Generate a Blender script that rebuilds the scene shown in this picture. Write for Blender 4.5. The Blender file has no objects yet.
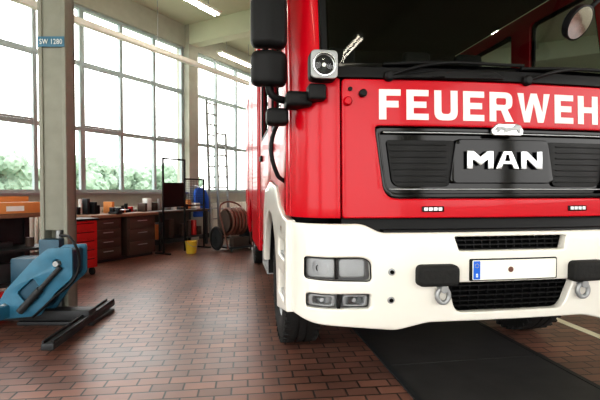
import bpy, bmesh, math, random
from mathutils import Vector, Matrix
random.seed(4)
sc = bpy.context.scene
col = sc.collection
try:
    sc.view_settings.view_transform = 'Standard'
    sc.view_settings.look = 'Medium High Contrast'
except Exception: pass

# ------------------------------------------------------------ materials
def M(name, c, rough=.5, metal=0., var=.12, scale=12., emit=0., bump=0., coat=0., ecol=None, spec=.5):
    m = bpy.data.materials.new(name); m.use_nodes = True
    nt = m.node_tree; p = nt.nodes['Principled BSDF']
    p.inputs['Roughness'].default_value = rough
    p.inputs['Metallic'].default_value = metal
    p.inputs['Coat Weight'].default_value = coat
    p.inputs['Coat Roughness'].default_value = .04
    p.inputs['Specular IOR Level'].default_value = spec
    tc = nt.nodes.new('ShaderNodeTexCoord')
    nz = nt.nodes.new('ShaderNodeTexNoise'); nz.inputs['Scale'].default_value = scale
    nz.inputs['Detail'].default_value = 4
    nt.links.new(tc.outputs['Object'], nz.inputs['Vector'])
    mx = nt.nodes.new('ShaderNodeMix'); mx.data_type = 'RGBA'
    a = [max(0, x*(1-var)) for x in c]; b = [min(1, x*(1+var)) for x in c]
    mx.inputs['A'].default_value = (*a, 1); mx.inputs['B'].default_value = (*b, 1)
    nt.links.new(nz.outputs['Fac'], mx.inputs['Factor'])
    nt.links.new(mx.outputs['Result'], p.inputs['Base Color'])
    if emit:
        p.inputs['Emission Color'].default_value = (*(ecol or c), 1)
        p.inputs['Emission Strength'].default_value = emit
    if bump:
        bp = nt.nodes.new('ShaderNodeBump'); bp.inputs['Strength'].default_value = bump
        bp.inputs['Distance'].default_value = .02
        nt.links.new(nz.outputs['Fac'], bp.inputs['Height'])
        nt.links.new(bp.outputs['Normal'], p.inputs['Normal'])
    return m

def glassmat(name, tint, base=.04, k=.7):
    m = bpy.data.materials.new(name); m.use_nodes = True
    nt = m.node_tree; nt.nodes.remove(nt.nodes['Principled BSDF'])
    out = nt.nodes['Material Output']
    t = nt.nodes.new('ShaderNodeBsdfTransparent'); t.inputs[0].default_value = (*tint, 1)
    g = nt.nodes.new('ShaderNodeBsdfGlossy'); g.inputs['Roughness'].default_value = .02
    lw = nt.nodes.new('ShaderNodeLayerWeight'); lw.inputs[0].default_value = .5
    pw = nt.nodes.new('ShaderNodeMath'); pw.operation = 'POWER'; pw.inputs[1].default_value = 4
    ml = nt.nodes.new('ShaderNodeMath'); ml.operation = 'MULTIPLY_ADD'; ml.inputs[1].default_value = k; ml.inputs[2].default_value = base
    x = nt.nodes.new('ShaderNodeMixShader')
    nt.links.new(lw.outputs['Facing'], pw.inputs[0]); nt.links.new(pw.outputs[0], ml.inputs[0])
    nt.links.new(ml.outputs[0], x.inputs[0])
    nt.links.new(t.outputs[0], x.inputs[1]); nt.links.new(g.outputs[0], x.inputs[2])
    nt.links.new(x.outputs[0], out.inputs[0])
    return m

RED = M('truck_red', (.50, .0, .011), .28, 0, .03, 3, coat=.15, spec=.25)
WHITE = M('bumper_white', (.78, .76, .70), .3, 0, .03, 5, coat=.5)
BLK = M('black_plastic', (.008, .008, .009), .5, 0, .2, 60, spec=.22)
GBLK = M('gloss_black', (.003, .003, .004), .10, 0, .1, 10, spec=.3)
DARK = M('dark_void', (.003, .003, .003), .8, spec=.1)
RUB = M('rubber', (.016, .016, .016), .75, 0, .3, 40, bump=.2, spec=.3)
CHR = M('chrome', (.85, .86, .88), .12, 1, .03)
LET = M('lettering_white', (.80, .80, .79), .35, 0, .03)
SILV = M('satin_silver', (.62, .64, .66), .3, 1, .05)
GREYM = M('grey_metal', (.34, .35, .36), .45, .5, .1)
PLW = M('plate_white', (.90, .90, .80), .35, 0, .02)
BLUE = M('plate_blue', (.01, .13, .65), .35)
ORANGE = M('indicator', (.9, .3, .02), .25)
GLW = glassmat('windshield_glass', (.55, .60, .60), .03, .5)
GLC = glassmat('clear_lens', (.95, .96, .97), .04, .5)
GLWIN = glassmat('window_glass', (.97, .99, .99), .03, .3)
INT = M('cab_interior', (.018, .018, .02), .7, spec=.2)
BLUEL = M('beacon_blue', (.01, .05, .7), .1, coat=1)

CONC = M('concrete', (.40, .40, .34), .8, 0, .12, 6, bump=.15)
CEIL = M('ceiling_paint', (.60, .61, .48), .85, 0, .06, 3)
WALL = M('wall_paint', (.62, .60, .48), .85, 0, .08, 3)
FRAME = M('window_frame_metal', (.36, .42, .43), .45, .3, .06)
STEELD = M('dark_steel', (.04, .042, .045), .5, .4, .3, 8, bump=.1, spec=.3)
PITM = M('pit_plate', (.048, .045, .045), .55, .1, .4, 4, bump=.1, spec=.3)
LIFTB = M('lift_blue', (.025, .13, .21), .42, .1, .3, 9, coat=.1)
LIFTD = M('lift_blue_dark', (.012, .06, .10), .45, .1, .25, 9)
COLG = M('lift_column_grey', (.25, .25, .21), .6, .1, .2, 7)
WOOD = M('worn_wood', (.22, .12, .07), .6, 0, .3, 9)
DRAW = M('drawer_brown', (.075, .052, .042), .5, .1, .2, 8, spec=.3)
TROLR = M('tool_red', (.5, .015, .015), .35)
CARD = M('cardboard', (.62, .25, .08), .8, 0, .12, 10)
YEL = M('yellow_plastic', (.62, .46, .04), .4)
JACK = M('jacket_blue', (.02, .11, .5), .8, 0, .25, 15, bump=.4)
HOSE = M('hose_brown', (.14, .055, .035), .55, 0, .2, 20)
ALU = M('aluminium', (.36, .37, .37), .4, .8, .08)
LEAF = M('foliage', (.24, .32, .25), .95, 0, .3, 1.3, spec=.05)
BARK = M('bark', (.12, .09, .07), .9)
GRASS = M('outdoor_ground', (.30, .34, .26), .95, 0, .2, .5)
TUBE = M('lamp_tube', (1, .97, .9), .4, emit=25, ecol=(1, .93, .80))
LAMPH = M('lamp_housing', (.80, .80, .73), .5)
MARKM = M('floor_paint', (.75, .72, .55), .6)
PAPER = M('paper_white', (.8, .8, .78), .7)

def floor_mat():
    m = bpy.data.materials.new('brick_pavers'); m.use_nodes = True
    nt = m.node_tree; p = nt.nodes['Principled BSDF']
    tc = nt.nodes.new('ShaderNodeTexCoord')
    br = nt.nodes.new('ShaderNodeTexBrick')
    br.inputs['Scale'].default_value = 1
    br.inputs['Brick Width'].default_value = .21
    br.inputs['Row Height'].default_value = .105
    br.inputs['Mortar Size'].default_value = .007
    br.inputs['Mortar Smooth'].default_value = .25
    br.inputs['Bias'].default_value = -.1
    br.inputs['Color1'].default_value = (.27, .13, .095, 1)
    br.inputs['Color2'].default_value = (.155, .08, .063, 1)
    br.inputs['Mortar'].default_value = (.030, .021, .018, 1)
    mp = nt.nodes.new('ShaderNodeMapping')
    mp.inputs['Rotation'].default_value = (0, 0, math.radians(2))
    nt.links.new(tc.outputs['Object'], mp.inputs['Vector'])
    nt.links.new(mp.outputs[0], br.inputs['Vector'])
    nz = nt.nodes.new('ShaderNodeTexNoise'); nz.inputs['Scale'].default_value = 1.3; nz.inputs['Detail'].default_value = 8
    nt.links.new(tc.outputs['Object'], nz.inputs['Vector'])
    rp = nt.nodes.new('ShaderNodeValToRGB')
    rp.color_ramp.elements[0].position = .32; rp.color_ramp.elements[0].color = (.5, .48, .48, 1)
    rp.color_ramp.elements[1].position = .66; rp.color_ramp.elements[1].color = (1.1, 1.08, 1.05, 1)
    nt.links.new(nz.outputs['Fac'], rp.inputs[0])
    mx = nt.nodes.new('ShaderNodeMix'); mx.data_type = 'RGBA'; mx.blend_type = 'MULTIPLY'
    mx.inputs['Factor'].default_value = 1
    nt.links.new(br.outputs['Color'], mx.inputs['A']); nt.links.new(rp.outputs[0], mx.inputs['B'])
    nt.links.new(mx.outputs['Result'], p.inputs['Base Color'])
    mr = nt.nodes.new('ShaderNodeMapRange')
    mr.inputs['To Min'].default_value = .24; mr.inputs['To Max'].default_value = .46
    nt.links.new(nz.outputs['Fac'], mr.inputs['Value']); nt.links.new(mr.outputs[0], p.inputs['Roughness'])
    p.inputs['Specular IOR Level'].default_value = .45
    iv = nt.nodes.new('ShaderNodeMath'); iv.operation = 'SUBTRACT'; iv.inputs[0].default_value = 1
    nt.links.new(br.outputs['Fac'], iv.inputs[1])
    bp = nt.nodes.new('ShaderNodeBump'); bp.inputs['Strength'].default_value = .6; bp.inputs['Distance'].default_value = .006
    nt.links.new(iv.outputs[0], bp.inputs['Height']); nt.links.new(bp.outputs[0], p.inputs['Normal'])
    return m
FLOOR = floor_mat()

def mesh_mat():
    m = bpy.data.materials.new('grille_mesh'); m.use_nodes = True
    nt = m.node_tree; p = nt.nodes['Principled BSDF']; p.inputs['Roughness'].default_value = .4
    p.inputs['Specular IOR Level'].default_value = .2
    tc = nt.nodes.new('ShaderNodeTexCoord'); v = nt.nodes.new('ShaderNodeTexVoronoi')
    v.inputs['Scale'].default_value = 70; v.inputs['Randomness'].default_value = .0
    nt.links.new(tc.outputs['Object'], v.inputs['Vector'])
    r = nt.nodes.new('ShaderNodeValToRGB')
    r.color_ramp.elements[0].position = .3; r.color_ramp.elements[0].color = (.002, .002, .002, 1)
    r.color_ramp.elements[1].position = .55; r.color_ramp.elements[1].color = (.012, .012, .013, 1)
    nt.links.new(v.outputs['Distance'], r.inputs[0]); nt.links.new(r.outputs[0], p.inputs['Base Color'])
    return m
MESHM = mesh_mat()

# ------------------------------------------------------------ helpers
def empty(name, loc=(0, 0, 0), rz=0.):
    e = bpy.data.objects.new(name, None); e.location = loc; e.rotation_euler = (0, 0, rz)
    e.empty_display_size = .2; col.objects.link(e); return e

def mkobj(name, me, mat, parent=None, smooth=35):
    if mat is not None and len(me.materials) == 0: me.materials.append(mat)
    if smooth:
        for p in me.polygons: p.use_smooth = True
        me.set_sharp_from_angle(angle=math.radians(smooth))
    o = bpy.data.objects.new(name, me); col.objects.link(o)
    if parent is not None: o.parent = parent
    return o

def bm_box(bm, x0, x1, y0, y1, z0, z1, rot=None, pivot=None):
    r = bmesh.ops.create_cube(bm, size=1)
    vs = r['verts']
    for v in vs:
        v.co = Vector(((x0+x1)/2+v.co.x*(x1-x0), (y0+y1)/2+v.co.y*(y1-y0), (z0+z1)/2+v.co.z*(z1-z0)))
    if rot is not None:
        pv = Vector(pivot or ((x0+x1)/2, (y0+y1)/2, (z0+z1)/2))
        for v in vs: v.co = pv + rot @ (v.co-pv)
    return vs

def boxes(name, lst, mat, parent=None, bevel=0., seg=2):
    bm = bmesh.new()
    for b in lst: bm_box(bm, *b)
    if bevel:
        bmesh.ops.bevel(bm, geom=list(bm.edges), offset=bevel, segments=seg, affect='EDGES', profile=.5)
    me = bpy.data.meshes.new(name); bm.to_mesh(me); bm.free()
    return mkobj(name, me, mat, parent)

def box(name, x0, x1, y0, y1, z0, z1, mat, parent=None, bevel=0., seg=2, rot=None, pivot=None):
    return boxes(name, [(x0, x1, y0, y1, z0, z1, rot, pivot)], mat, parent, bevel, seg)

def bm_cyl(bm, p0, p1, r0, r1=None, n=20):
    p0 = Vector(p0); p1 = Vector(p1); d = p1-p0
    r1 = r0 if r1 is None else r1
    r = bmesh.ops.create_cone(bm, cap_ends=True, segments=n, radius1=r0, radius2=r1, depth=d.length)
    q = d.to_track_quat('Z', 'Y').to_matrix()
    for v in r['verts']: v.co = (p0+p1)/2 + q @ v.co

def cyls(name, lst, mat, parent=None, n=20):
    bm = bmesh.new()
    for c in lst:
        bm_cyl(bm, c[0], c[1], c[2], c[3] if len(c) > 3 else None, n)
    me = bpy.data.meshes.new(name); bm.to_mesh(me); bm.free()
    return mkobj(name, me, mat, parent)

def tube(name, pts, r, mat, parent=None, cyclic=False, smooth=True):
    cu = bpy.data.curves.new(name, 'CURVE'); cu.dimensions = '3D'
    cu.bevel_depth = r; cu.bevel_resolution = 4; cu.use_fill_caps = True; cu.resolution_u = 8
    if smooth:
        s = cu.splines.new('BEZIER'); s.bezier_points.add(len(pts)-1)
        for b, p in zip(s.bezier_points, pts):
            b.co = p; b.handle_left_type = b.handle_right_type = 'AUTO'
    else:
        s = cu.splines.new('POLY'); s.points.add(len(pts)-1)
        for b, p in zip(s.points, pts): b.co = (*p, 1)
    s.use_cyclic_u = cyclic
    o = bpy.data.objects.new(name, cu); col.objects.link(o)
    dg = bpy.context.evaluated_depsgraph_get()
    me = bpy.data.meshes.new_from_object(o.evaluated_get(dg))
    bpy.data.objects.remove(o)
    me.materials.clear()
    return mkobj(name, me, mat, parent)

def lathe(name, prof, center, axis, mat, parent=None, n=48, closed=False):
    bm = bmesh.new(); c = Vector(center)
    q = Vector(axis).normalized().to_track_quat('Z', 'Y').to_matrix()
    rings = []
    for a, r in prof:
        rings.append([bm.verts.new(c+q @ Vector((max(r, 1e-4)*math.cos(2*math.pi*i/n), max(r, 1e-4)*math.sin(2*math.pi*i/n), a))) for i in range(n)])
    k = len(rings)
    for j in range(k if closed else k-1):
        A = rings[j]; B = rings[(j+1) % k]
        for i in range(n):
            bm.faces.new((A[i], A[(i+1) % n], B[(i+1) % n], B[i]))
    bmesh.ops.recalc_face_normals(bm, faces=bm.faces)
    me = bpy.data.meshes.new(name); bm.to_mesh(me); bm.free()
    return mkobj(name, me, mat, parent, 40)

def rnd(pts, r, n=5):
    out = []; N = len(pts)
    for i in range(N):
        p = Vector(pts[i]); a = Vector(pts[i-1]); b = Vector(pts[(i+1) % N])
        ri = r[i] if isinstance(r, (list, tuple)) else r
        if ri <= 0: out.append(tuple(p)); continue
        da = (a-p); db = (b-p)
        ra = min(ri, da.length*.49); rb = min(ri, db.length*.49)
        s = p+da.normalized()*ra; e = p+db.normalized()*rb
        for k in range(n+1):
            t = k/n
            q = s*(1-t)**2+p*2*t*(1-t)+e*t*t
            out.append((q.x, q.y))
    return out

def rect(x0, x1, z0, z1, r=0):
    return rnd([(x0, z0), (x1, z0), (x1, z1), (x0, z1)], r)

def circ(x, z, r, n=24):
    return [(x+r*math.cos(2*math.pi*i/n), z+r*math.sin(2*math.pi*i/n)) for i in range(n)]

def map_mesh(name, me, mapf, mat, parent, step, stepz):
    bm = bmesh.new(); bm.from_mesh(me)
    bmesh.ops.remove_doubles(bm, verts=bm.verts, dist=1e-5)
    if len(bm.verts) == 0: return None
    xs = [v.co.x for v in bm.verts]; ys = [v.co.y for v in bm.verts]
    for ax, lo, hi, st in ((0, min(xs), max(xs), step), (1, min(ys), max(ys), stepz)):
        if not st: continue
        k = math.ceil(lo/st)
        while k*st < hi:
            no = Vector((1, 0, 0)) if ax == 0 else Vector((0, 1, 0))
            bmesh.ops.bisect_plane(bm, geom=bm.verts[:]+bm.edges[:]+bm.faces[:], dist=1e-5, plane_co=no*(k*st), plane_no=no)
            k += 1
    for v in bm.verts: v.co = Vector(mapf(v.co.x, v.co.y, v.co.z))
    bmesh.ops.recalc_face_normals(bm, faces=bm.faces)
    m2 = bpy.data.meshes.new(name); bm.to_mesh(m2); bm.free()
    return mkobj(name, m2, mat, parent, 30)

def plate(name, loops, thick, mat, mapf, parent, bevel=.004, step=.04, stepz=None):
    cu = bpy.data.curves.new(name, 'CURVE'); cu.dimensions = '2D'; cu.fill_mode = 'BOTH'
    cu.extrude = max(thick/2-bevel, 0.0005); cu.bevel_depth = bevel; cu.bevel_resolution = 2; cu.offset = -bevel
    for lp in loops:
        s = cu.splines.new('POLY'); s.points.add(len(lp)-1)
        for b, p in zip(s.points, lp): b.co = (p[0], p[1], 0, 1)
        s.use_cyclic_u = True
    o = bpy.data.objects.new(name, cu); col.objects.link(o)
    dg = bpy.context.evaluated_depsgraph_get()
    me = bpy.data.meshes.new_from_object(o.evaluated_get(dg))
    bpy.data.objects.remove(o)
    return map_mesh(name, me, mapf, mat, parent, step, stepz)

def sheet(name, lp, mat, mapf, parent, step=.04):
    bm = bmesh.new(); bm.faces.new([bm.verts.new((p[0], p[1], 0)) for p in lp])
    me = bpy.data.meshes.new('t'); bm.to_mesh(me); bm.free()
    return map_mesh(name, me, mapf, mat, parent, step, None)

def text(name, body, x0, x1, z0, z1, thick, mat, mapf, parent, offset=.02, step=.04):
    cu = bpy.data.curves.new(name, 'FONT'); cu.body = body; cu.size = 1; cu.offset = offset; cu.space_character = 1.12
    cu.extrude = .01; cu.resolution_u = 4
    o = bpy.data.objects.new(name, cu); col.objects.link(o)
    dg = bpy.context.evaluated_depsgraph_get()
    me = bpy.data.meshes.new_from_object(o.evaluated_get(dg))
    bpy.data.objects.remove(o)
    xs = [v.co.x for v in me.vertices]; ys = [v.co.y for v in me.vertices]; zs = [v.co.z for v in me.vertices]
    a, b, c, d, e, f = min(xs), max(xs), min(ys), max(ys), min(zs), max(zs)
    for v in me.vertices:
        v.co.x = x0+(v.co.x-a)/(b-a)*(x1-x0); v.co.y = z0+(v.co.y-c)/(d-c)*(z1-z0)
        v.co.z = (v.co.z-e)/(f-e)*thick-thick/2
    return map_mesh(name, me, mapf, mat, parent, step, None)

# ------------------------------------------------------------ camera
CAMH = 1.3
cam = bpy.data.cameras.new('camera'); co = bpy.data.objects.new('camera', cam); col.objects.link(co)
cam.sensor_width = 36; cam.lens = 25.8; cam.clip_start = .05; cam.clip_end = 300
co.location = (0, 0, CAMH)
co.rotation_euler = (math.radians(90-1.33), 0, math.radians(-9))
sc.camera = co

# ------------------------------------------------------------ world
w = bpy.data.worlds.new('world'); sc.world = w; w.use_nodes = True
bg = w.node_tree.nodes['Background']; bg.inputs[0].default_value = (1, .985, .955, 1); bg.inputs[1].default_value = 4.7

# ------------------------------------------------------------ hall
P0 = Vector((-3.027, 8.984, 0)); HR = math.radians(52)
def hall(o):
    o.location = P0; o.rotation_euler = (0, 0, HR); return o
X0, X1, YB, H = -9.0, 15.0, -16.0, 5.5
def hw(x, y, z=0):
    c, s = math.cos(HR), math.sin(HR)
    return (P0.x+c*x-s*y, P0.y+s*x+c*y, z)
bm = bmesh.new()
top = [bm.verts.new(hw(a, b, 0)) for a, b in ((X0, YB), (X1, YB), (X1, 0.1), (X0, 0.1))]
f = bm.faces.new(top)
r = bmesh.ops.extrude_face_region(bm, geom=[f])
for v in r['geom']:
    if isinstance(v, bmesh.types.BMVert): v.co.z = -.1
bmesh.ops.recalc_face_normals(bm, faces=bm.faces)
me = bpy.data.meshes.new('floor'); bm.to_mesh(me); bm.free()
mkobj('floor', me, FLOOR, None, 0)
hall(box('ground_outside', -60, 70, -60, 70, -.3, -.12, GRASS))
hall(box('ceiling', X0-.3, X1+.3, YB-.3, .3, H, H+.2, CEIL))
SILL, WT = 1.25, 4.95
piers = [-8.8, -2.75, 3.2, 9.1, 14.8]
lst = [(X0, X1, 0, .3, 0, SILL), (X0, X1, 0, .3, WT, H)]
for p in piers: lst.append((p-.17, p+.17, -.12, .3, 0, H))
hall(boxes('wall_left', lst, CONC))
hall(boxes('baseboard_left', [(X0, X1, -.03, 0, 0, .12)], STEELD))
hall(boxes('sill_left', [(X0, X1, -.10, .0, SILL-.04, SILL)], GREYM))
for i in range(len(piers)-1):
    a, b = piers[i]+.17, piers[i+1]-.17
    e = empty('window_%d' % (i+1), P0, HR)
    ms = []; n = 6 if b-a > 5 else 5
    for k in range(n+1):
        x = a+.03+(b-a-.06)*k/n
        wd = .05 if k % 3 == 0 else .035
        ms.append((x-wd, x+wd, .06, .14, SILL, WT))
    for z, h in ((SILL+.03, .03), (2.52, .04), (3.82, .04), (WT-.03, .03)):
        ms.append((a, b, .065, .135, z-h, z+h))
    boxes('frame', ms, FRAME, e)
    sheet('pane', rect(a, b, SILL, WT), GLWIN, lambda a_, b_, c_: (a_, .10, b_), e, None)
    boxes('casement', [(a+(b-a)*k/n+.05, a+(b-a)*(k+1)/n-.04, .04, .06, z0, z0+.04) for k in range(1, n, 2) for z0 in (2.56, 3.74)], FRAME, e)
hall(boxes('wall_back', [(X1, X1+.3, YB, .3, 0, H)], WALL))
lst = [(X0, X1, YB-.3, YB, 0, 1.6), (X0, X1, YB-.3, YB, 4.7, H)]
for k in range(7): lst.append((X0+k*(X1-X0-.4)/6, X0+k*(X1-X0-.4)/6+.4, YB-.3, YB, 1.6, 4.7))
hall(boxes('wall_right', lst, WALL))
lst = [(X0-.3, X0, YB, .3, 4.7, H)]
for y in (YB, -11.2, -6.0, -.8): lst.append((X0-.3, X0, y, y+.8 if y > YB else y+.6, 0, 4.7))
hall(boxes('wall_front', lst, WALL))
bl = []
for p in (-8.3, -2.75, 3.2, 9.1, 14.6): bl.append((p-.16, p+.16, YB, -.121, H-.5, H))
hall(boxes('ceiling_beam', bl, CEIL, bevel=.01))
hall(boxes('ceiling_purlin', [(X0, X1, y-.07, y+.07, H-.16, H-.001) for y in (-2.6, -5.2, -7.8, -10.4, -13)], CEIL))
e = empty('cable_duct', P0, HR)
box('duct', X0+.2, X1-.2, -1.06, -.94, 4.14, 4.24, LAMPH, e, .01)
cyls('hangers', [((x, -1, 4.24), (x, -1, H)) + (.008,) for x in (-6, -4.2, -1.4, 1.2, 4.6, 7.5, 11)], GREYM, e, 8)
for (x, y) in ((-6, -5), (-6, -9.5), (-1.4, -6.2), (-1.2, -10.5), (1.0, -2.1), (4.5, -.55), (5.6, -2.3), (5.6, -7), (8.0, -1.9), (4.2, -11)):
    e = empty('fluorescent_lamp', hw(x, y, H-.62), HR)
    boxes('housing', [(-.8, .8, -.09, .09, .03, .08)], LAMPH, e, .01)
    cyls('tubes', [((-.75, -.045, .012), (.75, -.045, .012), .016), ((-.75, .045, .012), (.75, .045, .012), .016)], TUBE, e, 10)
    cyls('rods', [((-.5, 0, .08), (-.5, 0, .619), .008), ((.5, 0, .08), (.5, 0, .619), .008)], GREYM, e, 8)

# ------------------------------------------------------------ outdoors trees
def tree(loc, h, rr):
    e = empty('tree', loc)
    bm = bmesh.new()
    for i in range(34):
        a = random.random()*6.28; d = random.random()*rr*.85; z = h*(.25+.66*random.random())
        r = rr*random.uniform(.14, .38)
        q = bmesh.ops.create_icosphere(bm, subdivisions=3, radius=r)
        for v in q['verts']:
            k = 1+.22*math.sin(v.co.x*7/r+i)*math.sin(v.co.y*6/r+2*i)*math.sin(v.co.z*8/r)+random.uniform(-.14, .14)
            v.co = v.co*k+Vector((d*math.cos(a), d*math.sin(a), z))
    me = bpy.data.meshes.new('crown'); bm.to_mesh(me); bm.free(); mkobj('crown', me, LEAF, e)
    cyls('trunk', [((0, 0, 0), (0, 0, h*.6), .22, .12)], BARK, e, 10)
for i in range(22):
    x = -22+i*2.7+random.uniform(-1, 1)
    y = 20+random.uniform(-2, 3)+max(0, i-9)*.7
    tree(hw(x, y, -.12), random.uniform(2.8, 4.2)+(2.2 if i < 9 else 0), random.uniform(1.7, 2.4))

# ------------------------------------------------------------ FIRE TRUCK
T = empty('fire_truck', (1.6, 2.27, 0))
W = 1.25
def curve(x, R, Wd=W, bow=.09):
    a = min(abs(x), Wd)
    y = bow*(a/Wd)**2
    if a > Wd-R: y += R-math.sqrt(max(R*R-(a-(Wd-R))**2, 0))
    return y
def lean(z): return (z-1.95)*.17 if z > 1.95 else (z-1.95)*.03
def Fc(off=0.):
    return lambda a, b, c: (a, .075+curve(a, .25)+lean(b)-c-off, b)
def Fb(off=0.):
    return lambda a, b, c: (a, curve(a, .22)+.35*(b-.85)**2-c-off, b)
def mir(pts): return [(-x, z) for x, z in pts][::-1]
def Sd(s, off=0.): return lambda a, b, c: (s*(W-.012+c+off), a, b)

grille_loop = rnd([(-.80, 1.665), (-.745, 1.25), (.745, 1.25), (.80, 1.665)], [.03, .08, .08, .03], 6)
plate('front_flap', [rnd([(-.985, 1.14), (.985, 1.14), (.985, 1.93), (-.985, 1.93)], .02), grille_loop], .05, RED, Fc(), T, .008, .04, .1)
for s in (-1, 1):
    L = [(-1.25, 1.14), (-.995, 1.14), (-.995, 1.93), (-1.10, 1.95), (-1.10, 2.96), (-1.25, 2.96)]
    if s > 0: L = mir(L)
    plate('corner_panel', [L], .05, RED, Fc(), T, .006, .02, .1)
    box('flap_gap', s*.99-.012, s*.99+.012, .13, .17, 1.14, 1.93, DARK, T)
    L2 = [(-1.09, 1.96), (-1.06, 1.96), (-1.06, 2.92), (-1.09, 2.92)]
    if s > 0: L2 = mir(L2)
    plate('pillar_seal', [L2], .05, BLK, Fc(), T, .002, .04, .1)
plate('cowl', [rect(-1.09, 1.09, 1.935, 2.0, .015)], .07, BLK, Fc(-.005), T, .006, .04)
sheet('windshield', rect(-1.07, 1.07, 1.99, 2.90), GLW, Fc(-.005), T, .04)
plate('windshield_border', [rect(-1.08, 1.08, 1.99, 2.92, .03), rect(-1.045, 1.045, 2.03, 2.87, .06)], .008, GBLK, Fc(-.003), T, .001, .04)
plate('header', [rect(-1.25, 1.25, 2.92, 3.16, .01)], .06, RED, Fc(), T, .01, .03)
plate('sun_visor', [rect(-1.12, 1.12, 2.80, 2.93, .03)], .015, GLW, lambda a, b, c: (a, -.02+curve(a, .25)+(b-2.8)*1.2-c, b), T, .002, .05)
box('roof', -1.23, 1.23, .38, 2.9, 3.08, 3.18, RED, T, .04, 3)
for x in (-.8, .8):
    boxes('beacon_base', [(x-.26, x+.26, .55, .85, 3.17, 3.22)], BLK, T, .01)
    box('beacon', x-.25, x+.25, .56, .84, 3.21, 3.35, BLUEL, T, .04, 3)

plate('grille_back', [grille_loop], .01, GBLK, Fc(-.045), T, .001, .05)
plate('grille_rim', [rnd([(-.795, 1.66), (-.742, 1.255), (.742, 1.255), (.795, 1.66)], [.03, .08, .08, .03], 6),
                     rnd([(-.765, 1.635), (-.72, 1.28), (.72, 1.28), (.765, 1.635)], [.03, .07, .07, .03], 6)], .03, GBLK, Fc(-.012), T, .005, .05)
for s in (-1, 1):
    L = rnd([(-.715, 1.59), (-.68, 1.32), (-.34, 1.32), (-.30, 1.59)], [.02, .05, .03, .03])
    if s > 0: L = mir(L)
    plate('grille_mesh', [L], .008, MESHM, Fc(-.03), T, .001, .05)
    for k in range(7):
        z = 1.345+k*.036
        LL = rect(-.70+.035*(1-k/6), -.36, z, z+.006)
        if s > 0: LL = mir(LL)
        plate('grille_slat', [LL], .012, BLK, Fc(-.026), T, .001, .05)
plate('grille_band', [rnd([(-.30, 1.60), (-.34, 1.34), (.34, 1.34), (.30, 1.60)], .03)], .012, GBLK, Fc(-.022), T, .004, .05)
plate('grille_trim_low', [rnd([(-.70, 1.300), (.70, 1.300), (.71, 1.308), (-.71, 1.308)], .003)], .02, GREYM, Fc(-.012), T, .003, .05)
plate('grille_trim_top', [rnd([(-.74, 1.628), (.74, 1.628), (.745, 1.638), (-.745, 1.638)], .003)], .02, GREYM, Fc(-.012), T, .003, .05)
def poly_letters(name, polys, mat, thick, mp, par, bev=.004):
    for lp in polys: plate(name, lp, thick, mat, mp, par, bev, .05)
z0, z1 = 1.425, 1.53; sw = .034
def strokes_M(x, w_):
    return [(x, z0), (x+sw, z0), (x+sw, z1-.05), (x+w_/2, z0+.018), (x+w_-sw, z1-.05), (x+w_-sw, z0), (x+w_, z0), (x+w_, z1), (x+w_-sw*1.15, z1), (x+w_/2, z0+.07), (x+sw*1.15, z1), (x, z1)]
def strokes_A(x, w_):
    return [[(x, z0), (x+sw, z0), (x+sw+.012, z0+.027), (x+w_-sw-.012, z0+.027), (x+w_-sw, z0), (x+w_, z0), (x+w_*.68, z1), (x+w_*.32, z1)],
            [(x+sw+.024, z0+.047), (x+w_-sw-.024, z0+.047), (x+w_/2+.008, z1-.022), (x+w_/2-.008, z1-.022)]]
def strokes_N(x, w_):
    return [(x, z0), (x+sw, z0), (x+sw, z1-.045), (x+w_-sw*1.1, z0), (x+w_, z0), (x+w_, z1), (x+w_-sw, z1), (x+w_-sw, z0+.045), (x+sw*1.1, z1), (x, z1)]
poly_letters('badge_letter', [[strokes_M(-.245, .165)], strokes_A(-.065, .15), [strokes_N(.10, .14)]], SILV, .012, Fc(.004), T, .002)
plate('emblem', [rnd([(-.105, 1.655), (-.095, 1.618), (.095, 1.618), (.105, 1.655), (.07, 1.69), (-.07, 1.69)], .015)], .02, SILV, Fc(.018), T, .006, .05)
lion = [(-.085, 1.648), (-.07, 1.667), (-.045, 1.672), (-.01, 1.664), (.03, 1.668), (.05, 1.684), (.075, 1.682), (.09, 1.665), (.078, 1.657), (.082, 1.636), (.068, 1.636), (.058, 1.652), (.02, 1.648), (-.01, 1.636), (-.025, 1.636), (-.02, 1.650), (-.045, 1.654), (-.062, 1.636), (-.076, 1.636), (-.066, 1.652)]
plate('emblem_lion', [lion], .008, GREYM, Fc(.030), T, .002, .05)

Z0, Z1 = 1.70, 1.872; S = .042
def LF(x, w_): h = Z1-Z0; return [[(x, Z0), (x+S, Z0), (x+S, Z0+h*.40), (x+w_*.9, Z0+h*.40), (x+w_*.9, Z0+h*.62), (x+S, Z0+h*.62), (x+S, Z1-h*.21), (x+w_, Z1-h*.21), (x+w_, Z1), (x, Z1)]]
def LE(x, w_): h = Z1-Z0; return [[(x, Z0), (x+w_, Z0), (x+w_, Z0+h*.21), (x+S, Z0+h*.21), (x+S, Z0+h*.40), (x+w_*.9, Z0+h*.40), (x+w_*.9, Z0+h*.61), (x+S, Z0+h*.61), (x+S, Z1-h*.21), (x+w_, Z1-h*.21), (x+w_, Z1), (x, Z1)]]
def LU(x, w_):
    pts = [(x, Z1), (x, Z0), (x+w_, Z0), (x+w_, Z1), (x+w_-S, Z1), (x+w_-S, Z0+.036), (x+S, Z0+.036), (x+S, Z1)]
    return [rnd(pts, [0, .05, .05, 0, 0, .022, .022, 0])]
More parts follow.
